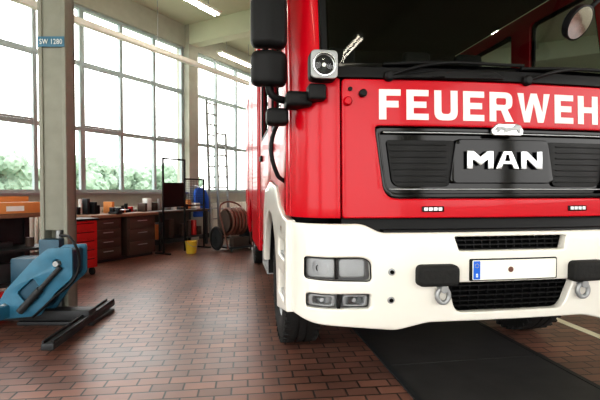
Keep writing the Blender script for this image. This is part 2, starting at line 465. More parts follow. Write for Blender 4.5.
def LR(x, w_):
    h = Z1-Z0
    out = rnd([(x, Z0), (x+S, Z0), (x+S, Z0+h*.38), (x+w_*.5, Z0+h*.38), (x+w_-S*1.05, Z0), (x+w_+.008, Z0), (x+w_*.78, Z0+h*.42), (x+w_, Z0+h*.5), (x+w_, Z1), (x, Z1)], [0, 0, 0, 0, 0, 0, .01, .03, .05, 0])
    hole = rect(x+S, x+w_-S*.95, Z0+h*.57, Z1-h*.2, .012)
    return [out, hole]
def LW(x, w_):
    h = Z1-Z0; c = x+w_/2; t = .04
    return [[(x, Z1), (x+w_*.2, Z0), (x+w_*.2+t*.95, Z0), (c, Z0+h*.68), (x+w_*.8-t*.95, Z0), (x+w_*.8, Z0), (x+w_, Z1), (x+w_-t, Z1), (x+w_*.775-.002, Z0+h*.34), (c+t*.5, Z1), (c-t*.5, Z1), (x+w_*.225+.002, Z0+h*.34), (x+t, Z1)]]
def LH(x, w_): h = Z1-Z0; return [[(x, Z0), (x+S, Z0), (x+S, Z0+h*.4), (x+w_-S, Z0+h*.4), (x+w_-S, Z0), (x+w_, Z0), (x+w_, Z1), (x+w_-S, Z1), (x+w_-S, Z0+h*.61), (x+S, Z0+h*.61), (x+S, Z1), (x, Z1)]]
seq = [(LF, .125), (LE, .13), (LU, .14), (LE, .13), (LR, .145), (LW, .215), (LE, .13), (LH, .145), (LR, .145)]
tot = sum(a[1] for a in seq); gap = (1.575-tot)/(len(seq)-1); x = -.775
for fn, ww in seq:
    plate('lettering', fn(x, ww), .003, LET, Fc(.0265), T, .0005, .04); x += ww+gap

for s in (-1, 1):
    plate('led_flasher', [rect(s*.465-.065, s*.465+.065, 1.175, 1.207, .006)], .015, GBLK, Fc(.025), T, .003)
    plate('led_lens', [rect(s*.465-.055+i*.028, s*.465-.055+i*.028+.022, 1.181, 1.201, .003) for i in range(4)], .008, SILV, Fc(.034), T, .001)
    lathe('flap_stop', [(-.03, .02), (.03, .022), (.035, .016), (.035, 0)], Fc(.02)(s*.87, 1.845, 0), (0, -1, 0), BLK, T, 16)
    lathe('flap_lock', [(-.02, .012), (.012, .012), (.014, 0)], Fc(.025)(s*.94, 1.87, 0), (0, -1, 0), BLK, T, 16)
    lathe('washer_jet', [(-.02, .026), (.02, .026), (.03, .018), (.03, 0)], Fc(.02)(s*.955, 1.80, 0), (0, -1, 0), RED, T, 16)
for px, ex in ((-.72, -.10), (.12, .74)):
    P = lambda a, b, o: Fc(o)(a, b, 0)
    lathe('wiper_pivot', [(-.03, .032), (.02, .03), (.03, .02), (.03, 0)], P(px, 1.945, .03), (0, -1, 0), BLK, T, 16)
    tube('wiper_arm', [P(px, 1.945, .05), P(px+.12, 1.985, .06), P((px+ex)/2, 2.025, .05), P(ex-.05, 2.035, .04)], .010, BLK, T)
    tube('wiper_blade', [P(px-.02, 2.02, .02), P((px+ex)/2, 2.035, .03), P(ex+.22, 2.04, .02)], .010, BLK, T)
plate('cowl_hood', [rnd([(-.72, 1.935), (-.45, 1.985), (-.10, 1.99), (-.02, 1.945)], .02)], .05, BLK, Fc(.03), T, .01)

def sq_lamp(cx, cz, s_, yoff):
    mp = lambda a, b, c: (a, Fc(0)(cx, cz, 0)[1]-yoff-c, b)
    h = s_/2
    plate('corner_lamp_body', [rect(cx-h, cx+h, cz-h*1.05, cz+h*1.05, .035)], .09, BLK, mp, T, .012, None)
    mp2 = lambda a, b, c: mp(a, b, c+.05)
    plate('corner_lamp_rim', [rect(cx-h*.96, cx+h*.96, cz-h, cz+h, .03), circ(cx, cz, h*.82)], .02, GREYM, mp2, T, .005, None)
    yy = mp(0, 0, .05)[1]
    lathe('corner_lamp_ring', [(.0, h*.84), (.012, h*.82), (.012, h*.76), (.0, h*.74)], (cx, yy, cz), (0, -1, 0), CHR, T, 32)
    lathe('corner_lamp_bowl', [(0, h*.78), (-.01, h*.6), (-.018, h*.3), (-.02, 0)], (cx, yy, cz), (0, -1, 0), SILV, T, 28)
    lathe('corner_lamp_bulb', [(-.02, .014), (-.006, .014), (-.003, .006), (-.003, 0)], (cx, yy, cz), (0, -1, 0), PLW, T, 14)
    lathe('corner_lamp_lens', [(.006, h*.78), (.014, h*.5), (.018, 0)], (cx, yy, cz), (0, -1, 0), GLC, T, 28)
sq_lamp(-1.10, 1.985, .155, .08)
cyls('lamp_arm', [((-1.10, .18, 1.92), (-1.13, .24, 1.80), .016)], BLK, T)

for s in (-1, 1):
    cx = s*1.385
    def mmap(a, b, c, s=s, cx=cx): return (cx+a, .22-c+.25*abs(a), b)
    plate('mirror_main', [rect(-.105, .105, 2.12, 2.66, .05)], .11, BLK, mmap, T, .035, .03, .08)
    plate('mirror_wide', [rect(-.105, .105, 1.90, 2.10, .05)], .11, BLK, mmap, T, .035, .03, .08)
    plate('mirror_glass', [rect(-.085, .085, 2.16, 2.62, .03), rect(-.085, .085, 1.93, 2.07, .03)], .004, CHR, lambda a, b, c, cx=cx: (cx+a, .22+c+.057+.06*abs(a), b), T, .001, .03)
    tube('mirror_arm', [(s*1.19, .34, 2.72), (s*1.30, .27, 2.75), (s*1.385, .25, 2.70), (s*1.385, .25, 2.2)], .02, BLK, T)
    tube('mirror_arm_low', [(s*1.20, .30, 1.84), (s*1.29, .27, 1.83), (s*1.37, .25, 1.86), (s*1.385, .25, 1.95)], .022, BLK, T)
    box('mirror_bracket', s*1.22-.075, s*1.22+.075, .13, .30, 1.775, 1.86, BLK, T, .02, 3)
    box('bracket_foot', s*1.13-.05, s*1.13+.05, .07, .17, 1.80, 1.89, BLK, T, .015, 3)
    plate('camera_pod', [rect(-.065, .065, 1.68, 1.78, .03)], .10, BLK, lambda a, b, c, s=s: (s*1.335+a, .27-c, b), T, .025, None)
lathe('ramp_mirror', [(-.05, .0), (-.05, .06), (-.02, .095), (.015, .10), (.02, .09)], (.38, -.04, 2.27), (.25, -.75, -.5), BLK, T, 28)
lathe('ramp_mirror_glass', [(.018, .09), (.024, .05), (.026, 0)], (.38, -.04, 2.27), (.25, -.75, -.5), CHR, T, 28)
tube('ramp_mirror_arm', [(.40, -.02, 2.30), (.56, -.05, 2.46), (.78, -.02, 2.8), (.9, .16, 2.95)], .014, BLK, T)

hl = rnd([(-1.195, .80), (-.835, .79), (-.84, .90), (-.88, .925), (-1.195, .925)], [.02, .03, .02, .03, .02])
fg = rect(-1.185, -.835, .635, .72, .02)
lowg = rnd([(-.40, .775), (-.34, .60), (.34, .60), (.40, .775)], [.03, .05, .05, .03])
midg = rnd([(-.355, 1.035), (-.33, .955), (.33, .955), (.355, 1.035)], .012)
outer = rnd([(-1.25, .58), (-1.16, .545), (-.68, .50), (-.50, .545), (.50, .545), (.68, .50), (1.16, .545), (1.25, .58),
             (1.25, 1.11), (.88, 1.11), (.78, 1.06), (-.78, 1.06), (-.88, 1.11), (-1.25, 1.11)], [.01, .04, .04, .04, .04, .04, .04, .01, 0, .03, .03, .03, .03, 0])
plate('bumper', [outer, hl, mir(hl), fg, mir(fg), lowg, midg], .06, WHITE, Fb(.0), T, .012, .03, .06)
plate('bumper_step_recess', [rect(-.98, .98, 1.03, 1.16, .01)], .03, BLK, Fb(-.06), T, .002, .05)
plate('bumper_tread', [rect(-.76, .76, 1.055, 1.075, .004)], .16, BLK, Fb(-.07), T, .004, .05)
for nm, zA, zB, hwid in (('mid', .94, 1.05, .38), ('low', .58, .79, .42)):
    plate('intake_back', [rect(-hwid, hwid, zA, zB, .01)], .01, DARK, Fb(-.07), T, .001, .06)
    n = 4 if nm == 'mid' else 7
    for k in range(n):
        z = zA+.015+(zB-zA-.03)*k/(n-1)
        plate('intake_slat', [rect(-hwid, hwid, z-.004, z+.004)], .03, BLK, Fb(-.04), T, .001, .06)
    for k in range(15):
        x = -hwid+.02+(2*hwid-.04)*k/14
        plate('intake_rib', [rect(x-.003, x+.003, zA, zB)], .02, BLK, Fb(-.045), T, .0008, None)
plate('plate_holder', [rect(-.275, .275, .785, .91, .01)], .015, BLK, Fb(.032), T, .004, .1)
plate('number_plate', [rect(-.262, .262, .792, .903, .008)], .005, PLW, Fb(.043), T, .001, .1)
plate('plate_eu_strip', [rect(-.258, -.217, .796, .899, .004)], .003, BLUE, Fb(.0455), T, .0005, .1)
plate('plate_seal', [circ(-.03, .848, .016)], .003, HOSE, Fb(.046), T, .0005, .1)
plate('plate_stars', [circ(-.2375+.011*math.cos(i*math.pi/4), .873+.011*math.sin(i*math.pi/4), .0022, 6) for i in range(8)], .002, YEL, Fb(.047), T, .0003, None)
plate('plate_country', [rect(-.243, -.232, .808, .828, .003), rect(-.240, -.235, .812, .824, .001)], .002, PLW, Fb(.047), T, .0003, None)
for s in (-1, 1):
    plate('bumper_pad', [rect(s*.472-.118, s*.472+.118, .765, .885, .035)], .09, RUB, Fb(.045), T, .025, .04, .04)
    p = Fb(.03)(s*.44, .70, 0)
    e_ = [(p[0]+.035*math.cos(t*math.pi/6), p[1]-.03, p[2]+.012+.04*math.sin(t*math.pi/6)) for t in range(12)]
    tube('tow_eye', e_, .013, GREYM, T, True)
    cyls('tow_pin', [((p[0], p[1]+.06, p[2]+.05), (p[0], p[1]-.05, p[2]+.05), .022)], GREYM, T)
    for z in (.845, .685):
        plate('bumper_plug', [circ(s*.725, z, .02)], .012, GREYM, Fb(.03), T, .003, None)
        plate('bumper_plug_core', [circ(s*.725, z, .011)], .008, DARK, Fb(.038), T, .001, None)
    L = rect(-1.215, -.82, .77, .95); Lf = rect(-1.21, -.82, .62, .735)
    if s > 0: L = mir(L); Lf = mir(Lf)
    plate('headlight_tray', [L], .01, GREYM, Fb(-.075), T, .001, .03)
    plate('foglight_tray', [Lf], .01, GREYM, Fb(-.05), T, .001, .03)
    A, B = (hl, fg) if s < 0 else (mir(hl), mir(fg))
    sheet('headlight_lens', A, GLC, Fb(.018), T, .03)
    sheet('foglight_lens', B, GLC, Fb(.018), T, .03)
    gi = [(-1.192, .804), (-.840, .795), (-.845, .898), (-.882, .921), (-1.192, .921)]
    plate('headlight_gasket', [A, rnd(gi if s < 0 else mir(gi), .02)], .012, BLK, Fb(.02), T, .002, .03)
    for xa, xb in ((-1.18, -1.03), (-1.01, -.86)):
        xc_ = (xa+xb)/2
        A2 = rect(xa, xb, .805, .915, .025) if s < 0 else mir(rect(xa, xb, .805, .915, .025))
        H2 = circ(s*xc_, .86, .049)
        plate('reflector_shell', [A2, H2], .03, GREYM, Fb(-.03), T, .008, .03)
        c0 = Fb(-.03)(s*xc_, .86, 0)
        lathe('reflector', [(0, .052), (-.02, .046), (-.04, .028), (-.046, .01), (-.046, 0)], c0, (s*.12, -1, 0), CHR, T, 28)
        lathe('projector_ring', [(-.012, .026), (.0, .028), (.004, .022), (-.01, .02)], c0, (s*.12, -1, 0), GBLK, T, 24, True)
        lathe('bulb', [(-.046, .014), (-.01, .017), (.0, .010), (.0, 0)], c0, (s*.12, -1, 0), GREYM, T, 14)
    plate('headlight_divider', [rect(s*1.02-.008, s*1.02+.008, .80, .92)], .03, BLK, Fb(-.02), T, .002, None)
    for cx_ in (-1.10, -.92):
        a0 = Fb(-.01)(s*cx_, .678, 0)
        plate('fog_reflector', [rect(s*cx_-.07, s*cx_+.07, .645, .71, .02), rect(s*cx_-.05, s*cx_+.05, .655, .70, .015)], .03, GREYM, Fb(-.01), T, .005, .03)
        lathe('fog_bulb', [(-.03, .03), (-.015, .02), (0, .012), (0, 0)], a0, (0, -1, 0), SILV, T, 16)
    plate('fog_divider', [rect(s*1.01-.008, s*1.01+.008, .635, .72)], .03, BLK, Fb(0), T, .002, None)

arch_c = (1.42, .52)
for s in (-1, 1):
    body = [(.42, 1.14), (.42, 1.95), (.60, 3.0), (2.92, 3.0), (2.92, .70), (2.16, .70), (2.14, 1.05), (1.95, 1.30), (1.42, 1.38), (.9, 1.33), (.7, 1.2)]
    win1 = rnd([(.60, 1.93), (.76, 2.88), (1.48, 2.88), (1.48, 1.80), (.9, 1.80)], .05)
    win2 = rect(1.75, 2.72, 1.85, 2.88, .06)
    plate('cab_side', [body, win1, win2], .05, RED, Sd(s), T, .006, .3)
    plate('cab_side_front', [[(.32, 1.14), (.43, 1.14), (.43, 1.95), (.61, 3.0), (.50, 3.0), (.33, 1.95)]], .03, RED, Sd(s), T, .004, None)
    sheet('side_glass', win1, GLW, Sd(s, -.01), T, None); sheet('side_glass_rear', win2, GLW, Sd(s, -.01), T, None)
    plate('window_seal', [win1, rnd([(.635, 1.945), (.785, 2.85), (1.45, 2.85), (1.45, 1.83), (.92, 1.83)], .05)], .02, BLK, Sd(s, .012), T, .003, None)
    plate('window_seal_rear', [win2, rect(1.79, 2.68, 1.89, 2.84, .05)], .02, BLK, Sd(s, .012), T, .003, None)
    for y in (.46, 1.55, 1.68, 2.80):
        zb = 1.16 if y < .6 else (1.40 if y < 1.6 else (1.38 if y < 1.9 else .75))
        box('door_seam', s*1.262-.003, s*1.262+.003, y-.006, y+.006, zb, 2.93 if y > .6 else 1.93, DARK, T)
    for y in (1.35, 2.6):
        box('door_handle', s*1.275-.015, s*1.275+.015, y-.11, y+.07, 1.62, 1.68, BLK, T, .01)
    tube('grab_rail', [(s*1.25, .52, 1.35), (s*1.31, .50, 1.40), (s*1.31, .50, 1.72), (s*1.25, .52, 1.76)], .014, BLK, T)
    arc = [(arch_c[0]+.60*math.cos(t), arch_c[1]+.60*math.sin(t)) for t in [math.radians(8+i*10.2) for i in range(17)]]
    fen = [(2.15, .60)] + arc + [(.80, .46), (.27, .57), (.27, 1.12), (.45, 1.13), (.7, 1.19), (.9, 1.32), (1.42, 1.37), (1.94, 1.29), (2.13, 1.04)]
    stepo = rect(.36, .70, .86, .98, .02)
    stepo2 = rect(.38, .68, .60, .76, .02)
    plate('mudguard', [fen, stepo, stepo2], .06, WHITE, Sd(s, .015), T, .012, .1)
    boxes('step_recess', [(s*1.13-.06, s*1.13+.06, .34, .72, .55, 1.0)], DARK, T)
    boxes('step_tread', [(s*1.22-.05, s*1.22+.05, .36, .70, .86, .885), (s*1.22-.05, s*1.22+.05, .38, .68, .60, .625)], SILV, T, .004)
    box('side_marker', s*1.275-.008, s*1.275+.008, .50, .58, 1.03, 1.07, ORANGE, T, .004)
    bm = bmesh.new()
    rr = [(arch_c[0]+.61*math.cos(math.radians(t)), arch_c[1]+.61*math.sin(math.radians(t))) for t in range(-5, 190, 8)]
    prev = None
    for y, z in rr:
        a = bm.verts.new((s*1.24, y, z)); b = bm.verts.new((s*.72, y, z))
        if prev: bm.faces.new((prev[0], prev[1], b, a))
        prev = (a, b)
    me = bpy.data.meshes.new('arch_liner'); bm.to_mesh(me); bm.free(); mkobj('arch_liner', me, BLK, T)
    boxes('cab_steps', [(s*1.14-.1, s*1.14+.1, 2.2, 2.88, .42, .46), (s*1.14-.1, s*1.14+.1, 2.22, 2.24, .42, .75), (s*1.14-.1, s*1.14+.1, 2.84, 2.86, .42, .75)], GREYM, T, .004)
boxes('cab_floor', [(-1.2, 1.2, .38, 2.9, 1.05, 1.28), (-.5, .5, .4, 1.7, 1.28, 1.55)], INT, T)
box('cab_rear_wall', -1.2, 1.2, 2.84, 2.92, .8, 3.1, INT, T)
box('headliner', -1.2, 1.2, .5, 2.85, 3.0, 3.07, INT, T)
boxes('radiator_block', [(-1.0, 1.0, .22, .36, .62, 1.9)], DARK, T)
box('dashboard', -1.17, 1.17, .34, .80, 1.60, 1.97, INT, T, .06, 3)
box('instrument_hood', -.82, -.35, .50, .78, 1.95, 2.07, INT, T, .04, 3)
for x in (-.62, .62, .1):
    box('seat_base', x-.25, x+.25, 1.05, 1.55, 1.55, 1.70, INT, T, .05, 3)
    box('seat_back', x-.24, x+.24, 1.48, 1.62, 1.66, 2.35, INT, T, .05, 3)
    box('seat_headrest', x-.13, x+.13, 1.50, 1.60, 2.38, 2.58, INT, T, .04, 3)
tube('steering_wheel', [(-.6+.22*math.cos(a*math.pi/8), .92+.10*math.sin(a*math.pi/8), 1.98+.19*math.sin(a*math.pi/8)) for a in range(16)], .016, BLK, T, True)
cyls('steering_column', [((-.6, .92, 1.98), (-.6, .78, 1.75), .035), ((-.81, .92, 1.98), (-.39, .92, 1.98), .014)], BLK, T)

boxes('chassis_rails', [(-.45, -.35, .3, 7.4, .72, .98), (.35, .45, .3, 7.4, .72, .98), (-.45, .45, .3, .4, .6, .9), (-.45, .45, 2.6, 2.7, .7, .95), (-.45, .45, 5.0, 5.1, .7, .95)], STEELD, T)
boxes('engine_block', [(-.34, .34, .5, 1.9, .62, 1.04)], STEELD, T, .03)
cyls('axle', [((-1.0, 1.42, .5), (1.0, 1.42, .5), .07), ((-.9, 5.4, .5), (.9, 5.4, .5), .08), ((0, 5.4, .5), (0, 5.4, .51), .2), ((0, 1.42, .5), (.25, 1.42, .5), .17)], STEELD, T)
boxes('fuel_tank', [(-1.15, -.5, 3.2, 4.4, .5, .85)], STEELD, T, .05, 3)

def wheel(cx, cy, s, wdt=.29):
    R = .5; h = wdt/2
    prof = [(-h*.8, .29), (-h, .33), (-h*1.02, .42), (-h*.88, .485), (-h*.6, .5), (-h*.3, .5), (-h*.28, .488), (-h*.2, .488), (-h*.18, .5),
            (h*.18, .5), (h*.2, .488), (h*.28, .488), (h*.3, .5), (h*.6, .5), (h*.88, .485), (h*1.02, .42), (h, .33), (h*.8, .29)]
    lathe('tyre', prof, (cx, cy, R+.002), (s, 0, 0), RUB, T, 56)
    bm = bmesh.new()
    for k in range(40):
        a = 2*math.pi*k/40
        for side in (-1, 1):
            rot = Matrix.Rotation(a, 3, 'X')
            bm_box(bm, cx+side*h*.62, cx+side*h*.98, cy-.014, cy+.014, R+.47, R+.499, rot, (cx, cy, R+.002))
    me = bpy.data.meshes.new('tread_lugs'); bm.to_mesh(me); bm.free(); mkobj('tread_lugs', me, RUB, T)
    lathe('rim', [(h*.8, .295), (h*.85, .28), (h*.6, .26), (h*.2, .23), (h*.1, .15), (h*.45, .13), (h*.5, .09), (h*.9, .08), (h*.95, 0)], (cx, cy, R+.002), (s, 0, 0), GREYM, T, 40)
    cyls('wheel_nuts', [((cx+s*h*.1, cy+.17*math.cos(i*math.pi/5), R+.17*math.sin(i*math.pi/5)), (cx+s*h*.42, cy+.17*math.cos(i*math.pi/5), R+.17*math.sin(i*math.pi/5)), .014) for i in range(10)], GREYM, T, 6)
for s in (-1, 1):
    wheel(s*1.06, 1.42, s)
    wheel(s*1.08, 5.4, s, .27); wheel(s*.77, 5.4, s, .27)

def bodyside():
    arc = [(5.4+.64*math.cos(t), .5+.64*math.sin(t)) for t in [math.radians(180-i*9) for i in range(21)]]
    return [(3.05, .55), (4.76, .5)] + arc[1:-1] + [(6.04, .5), (7.55, .60), (7.55, 3.25), (3.05, 3.25)]
for s in (-1, 1):
    plate('body_side', [bodyside()], .05, RED, Sd(s, .012), T, .008, None)
    for (a, b) in ((3.15, 4.55), (6.15, 7.45)):
        bm = bmesh.new()
        n = 30
        for k in range(n):
            z = 1.02+k*(2.98-1.02)/n
            bm_box(bm, s*1.275-.006, s*1.275+.006, a, b, z, z+(2.98-1.02)/n-.008)
        me = bpy.data.meshes.new('roller_shutter'); bm.to_mesh(me); bm.free(); mkobj('roller_shutter', me, RED, T)
        boxes('shutter_frame', [(s*1.275-.012, s*1.275+.012, a-.04, a, 1.0, 3.02), (s*1.275-.012, s*1.275+.012, b, b+.04, 1.0, 3.02), (s*1.275-.012, s*1.275+.012, a-.04, b+.04, 2.98, 3.04)], RED, T)
    bm = bmesh.new()
    for k in range(26):
        z = 1.25+k*(2.98-1.25)/26
        bm_box(bm, s*1.275-.006, s*1.275+.006, 4.7, 6.05, z, z+.058)
    me = bpy.data.meshes.new('roller_shutter'); bm.to_mesh(me); bm.free(); mkobj('roller_shutter', me, RED, T)
    plate('side_stripe', [rect(3.06, 7.54, 3.06, 3.14)], .004, LET, Sd(s, .04), T, .001, None)
boxes('body_front_wall', [(-1.24, 1.24, 3.03, 3.08, .6, 3.25), (-1.24, 1.24, 7.5, 7.56, .6, 3.25), (-1.24, 1.24, 3.05, 7.55, 3.2, 3.26), (-1.2, 1.2, 3.1, 4.7, .95, 1.0), (-1.2, 1.2, 6.1, 7.5, .95, 1.0), (-1.2, 1.2, 4.7, 6.1, 1.2, 1.24)], RED, T)
boxes('roof_rail', [(-1.2, -1.16, 3.1, 7.5, 3.3, 3.34), (1.16, 1.2, 3.1, 7.5, 3.3, 3.34)]+[(sx*1.18-.02, sx*1.18+.02, y, y+.04, 3.25, 3.31) for sx in (-1, 1) for y in (3.1, 5.2, 7.4)], SILV, T)

# ------------------------------------------------------------ inspection pit covers, floor line
pc = empty('pit_cover', (1.75, 0, 0))
boxes('plates', [(-.60, .60, -2+k*1.0+.004, -2+(k+1)*1.0-.004, .0, .008) for k in range(12)], PITM, pc)
boxes('edge_angles', [(-.64, -.60, -2, 10, .0, .012), (.60, .64, -2, 10, .0, .012)], STEELD, pc)
box('floor_marking', 3.17, 3.26, 1, 10, 0, .003, MARKM)

# ------------------------------------------------------------ vehicle lift (left)
Lf_ = empty('vehicle_lift', (-1.72, 4.70, 0), math.radians(-9))
CW = .135
boxes('column', [(-CW, CW, 0, .05, .02, H-.01), (-CW, -CW+.04, -.13, .05, .02, H-.01), (CW-.04, CW, -.13, .05, .02, H-.01), (-CW+.02, CW-.02, -.115, -.09, .9, H-.01)], COLG, Lf_, .006)
boxes('column_sign', [(-.13, .13, -.138, -.131, 2.70, 2.80)], LIFTB, Lf_)
text('sign_text', 'SW 1280', -.11, .11, 2.725, 2.775, .003, PAPER, lambda a, b, c: (a, -.14-c, b), Lf_, .0, None)
cyls('spindle', [((0, -.04, .1), (0, -.04, 5.2), .03)], GREYM, Lf_)
boxes('base_plate', [(-.28, .45, -.28, .2, 0, .035)], STEELD, Lf_, .006)
cyls('anchor_bolts', [((a, b, .03), (a, b, .06), .016) for a in (-.22, .2, .38) for b in (-.22, .14)], GREYM, Lf_, 6)
rotl = Matrix.Rotation(math.radians(4), 3, 'Z')
boxes('legs', [(.35, .45, -1.02, .33, .035, .09, rotl, (.4, -.4, .06)), (-.62, -.50, -.75, .3, .035, .09, Matrix.Rotation(math.radians(-18), 3, 'Z'), (-.55, -.2, .06))], STEELD, Lf_, .01)
boxes('leg_rails', [(.355, .37, -1.01, .32, .09, .11, rotl, (.4, -.4, .06)), (.43, .445, -1.01, .32, .09, .11, rotl, (.4, -.4, .06))], STEELD, Lf_)
boxes('cross_beam', [(-.6, .42, -.30, -.14, .05, .15)], STEELD, Lf_, .01)
def lmap(y0): return lambda a, b, c: (a, y0-c, b)
cheek = rnd([(.36, .78), (.14, .77), (.0, .66), (-.26, .38), (-.36, .20), (-.26, .12), (.06, .15), (.20, .36), (.36, .50)], .03)
hole1 = circ(.22, .63, .04); hole2 = rnd([(-.15, .36), (-.08, .28), (.04, .30), (.07, .40), (.0, .50)], .03)
for y0 in (-.20, -.46): plate('carriage_cheek', [cheek, hole1, hole2], .025, LIFTB, lmap(y0), Lf_, .005, None)
inner = rnd([(.33, .75), (.15, .74), (.02, .63), (-.24, .37), (-.32, .20), (-.26, .15), (.04, .18), (.17, .38), (.33, .52)], .03)
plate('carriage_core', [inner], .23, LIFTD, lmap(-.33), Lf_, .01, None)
cyls('pivot_pins', [((.22, -.17, .63), (.22, -.50, .63), .025), ((-.26, -.17, .24), (-.26, -.50, .24), .025)], GREYM, Lf_, 16)
cyls('hydraulic_ram', [((.26, -.49, .60), (.08, -.50, .40), .022), ((.08, -.50, .40), (-.10, -.51, .20), .032)], STEELD, Lf_, 16)
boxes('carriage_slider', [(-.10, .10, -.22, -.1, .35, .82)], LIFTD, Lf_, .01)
boxes('slider_rollers', [(-.16, -.135, -.12, .02, .5, .62), (.135, .16, -.12, .02, .5, .62)], STEELD, Lf_, .005)
# telescopic swing arm reaching toward the aisle
rota = Matrix.Rotation(math.radians(-14), 3, 'Z')
boxes('swing_arm', [(-.33, -.19, -.95, -.30, .13, .25, rota, (-.26, -.35, .2))], LIFTB, Lf_, .012)
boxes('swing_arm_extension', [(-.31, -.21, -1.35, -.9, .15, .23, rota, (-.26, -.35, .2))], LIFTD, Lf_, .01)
e_p = Vector((-.26, -.35, .2)) + rota @ Vector((0, -.95, 0))
cyls('arm_pad', [((e_p.x, e_p.y, .22), (e_p.x, e_p.y, .29), .035), ((e_p.x, e_p.y, .29), (e_p.x, e_p.y, .32), .075)], RUB, Lf_)
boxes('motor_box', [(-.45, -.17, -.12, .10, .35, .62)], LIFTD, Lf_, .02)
cyls('arm_wheel', [((-.60, -.36, .075), (-.52, -.36, .075), .075)], RUB, Lf_)
tube('hydraulic_hose', [(.1, -.2, .86), (.26, -.3, .84), (.40, -.46, .55), (.18, -.51, .3), (.0, -.48, .14)], .012, BLK, Lf_)

# ------------------------------------------------------------ furniture along the window wall (hall frame)
def HE(name): return empty(name, P0, HR)
e = HE('workbench')
box('top', -.5, 1.0, -1.2, -.45, .80, .86, WOOD, e, .008)
boxes('cabinet', [(-.45, .15, -1.15, -.5, .06, .80), (.28, .95, -1.15, -.5, .06, .80)], DRAW, e, .008)
boxes('drawer_front', [(-.42, .12, -1.168, -1.15, .10+k*.17, .25+k*.17) for k in range(4)]+[(.31, .92, -1.168, -1.15, .10+k*.23, .31+k*.23) for k in range(3)], DRAW, e, .004)
boxes('handle', [(-.25, -.05, -1.19, -1.168, .19+k*.17, .205+k*.17) for k in range(4)]+[(.5, .72, -1.19, -1.168, .24+k*.23, .255+k*.23) for k in range(3)], GREYM, e)
boxes('plinth', [(-.42, .92, -1.1, -.5, 0, .06)], STEELD, e)
boxes('vise', [(.0, .12, -1.22, -.98, .861, .90), (.02, .10, -1.24, -1.14, .90, .98), (.02, .10, -1.08, -.98, .90, .98)], STEELD, e, .008)
cyls('vise_screw', [((.06, -1.36, .94), (.06, -1.1, .94), .012), ((-.03, -1.35, .94), (.15, -1.35, .94), .007)], SILV, e, 10)
cols = [CARD, PAPER, STEELD, DRAW, BLK, GREYM, TROLR, BLK, DRAW]
def clutter(name, x0, x1, y0, y1, z, n, e, hmax=.22):
    x = x0
    for i in range(n):
        wd = (x1-x0)/n
        h = random.uniform(.05, hmax); d = random.uniform(.08, min(.25, (y1-y0)*.8)); yy = random.uniform(y0, y1-d)
        if random.random() < .4:
            cyls('can', [((x+wd/2, yy+d/2, z+.001), (x+wd/2, yy+d/2, z+h), min(wd, d)*.35)], random.choice(cols), e, 16)
        else:
            box('item', x+.01, x+wd*.8, yy, yy+d, z+.001, z+h, random.choice(cols), e, .008)
        x += wd
clutter('c', .2, .95, -1.0, -.5, .86, 8, e, .30)
clutter('c', -.48, -.05, -.9, -.5, .86, 5, e, .34)
e = HE('work_table')
box('top', 1.25, 2.85, -.95, -.3, .80, .85, DRAW, e, .008)
boxes('leg', [(a, a+.05, b, b+.05, 0, .80) for a in (1.3, 2.75) for b in (-.92, -.38)]+[(1.3, 2.8, -.9, -.35, .2, .23)], STEELD, e)
boxes('rear_panel', [(1.3, 2.8, -.36, -.34, .23, .8)], DRAW, e)
clutter('c', 1.35, 2.8, -.85, -.4, .23, 8, e, .45)
clutter('c', 1.3, 2.8, -.75, -.35, .85, 9, e, .3)
e = HE('mesh_screen')
boxes('frame', [(1.0, 1.03, -1.33, -1.30, 0, 1.95), (2.2, 2.23, -1.33, -1.30, 0, 1.55), (1.6, 1.63, -1.33, -1.30, 0, 1.95), (1.0, 1.63, -1.33, -1.30, 1.92, 1.95), (1.6, 2.23, -1.33, -1.30, 1.52, 1.55), (1.0, 2.23, -1.33, -1.30, .95, .98), (.99, 1.04, -1.5, -1.1, 0, .03), (2.19, 2.24, -1.5, -1.1, 0, .03)], BLK, e)
boxes('wires', [(1.63+i*.05, 1.634+i*.05, -1.318, -1.314, .98, 1.52) for i in range(1, 12)]+[(1.63, 2.2, -1.318, -1.314, .98+i*.05, .984+i*.05) for i in range(1, 11)], BLK, e)
boxes('panel', [(1.04, 1.59, -1.32, -1.31, .98, 1.45)], BLK, e)
e = HE('workbench')
box('top', -4.6, -1.9, -2.55, -1.85, .97, 1.02, WOOD, e, .008)
boxes('leg', [(a, a+.06, b, b+.06, 0, .97) for a in (-4.55, -3.3, -2.0) for b in (-2.52, -1.95)], STEELD, e)
boxes('shelf', [(-4.55, -1.95, -2.5, -1.9, .16, .19), (-4.55, -1.95, -2.5, -1.9, .56, .59), (-4.55, -1.95, -1.91, -1.89, .1, .97)], STEELD, e)
cols = [STEELD, DRAW, BLK, GREYM, LIFTD, BLK, DRAW, TROLR]
clutter('c', -4.5, -2.0, -2.45, -1.95, .19, 9, e, .32)
clutter('c', -4.5, -2.0, -2.45, -1.95, .59, 10, e, .3)
clutter('c', -3.5, -2.7, -2.1, -1.9, 1.02, 5, e, .16)
e = HE('cardboard_box')
boxes('carton', [(-2.72, -2.05, -2.50, -2.15, 1.022, 1.15)], CARD, e, .004)
boxes('label', [(-2.5, -2.3, -2.503, -2.50, 1.05, 1.11)], PAPER, e); boxes('tape', [(-2.725, -2.045, -2.34, -2.29, 1.15, 1.153)], PAPER, e)
boxes('flap', [(-2.71, -2.06, -2.16, -2.14, 1.14, 1.22)], CARD, e)
e = HE('tool_case')
box('case', -2.75, -2.15, -2.95, -2.65, .0, .16, TROLR, e, .015, 3)
box('lid_band', -2.755, -2.145, -2.955, -2.645, .125, .14, BLK, e)
text('case_label', 'NECKER', -2.68, -2.22, .03, .10, .004, PAPER, lambda a, b, c: (a, -2.955-c, b), e, .01, None)
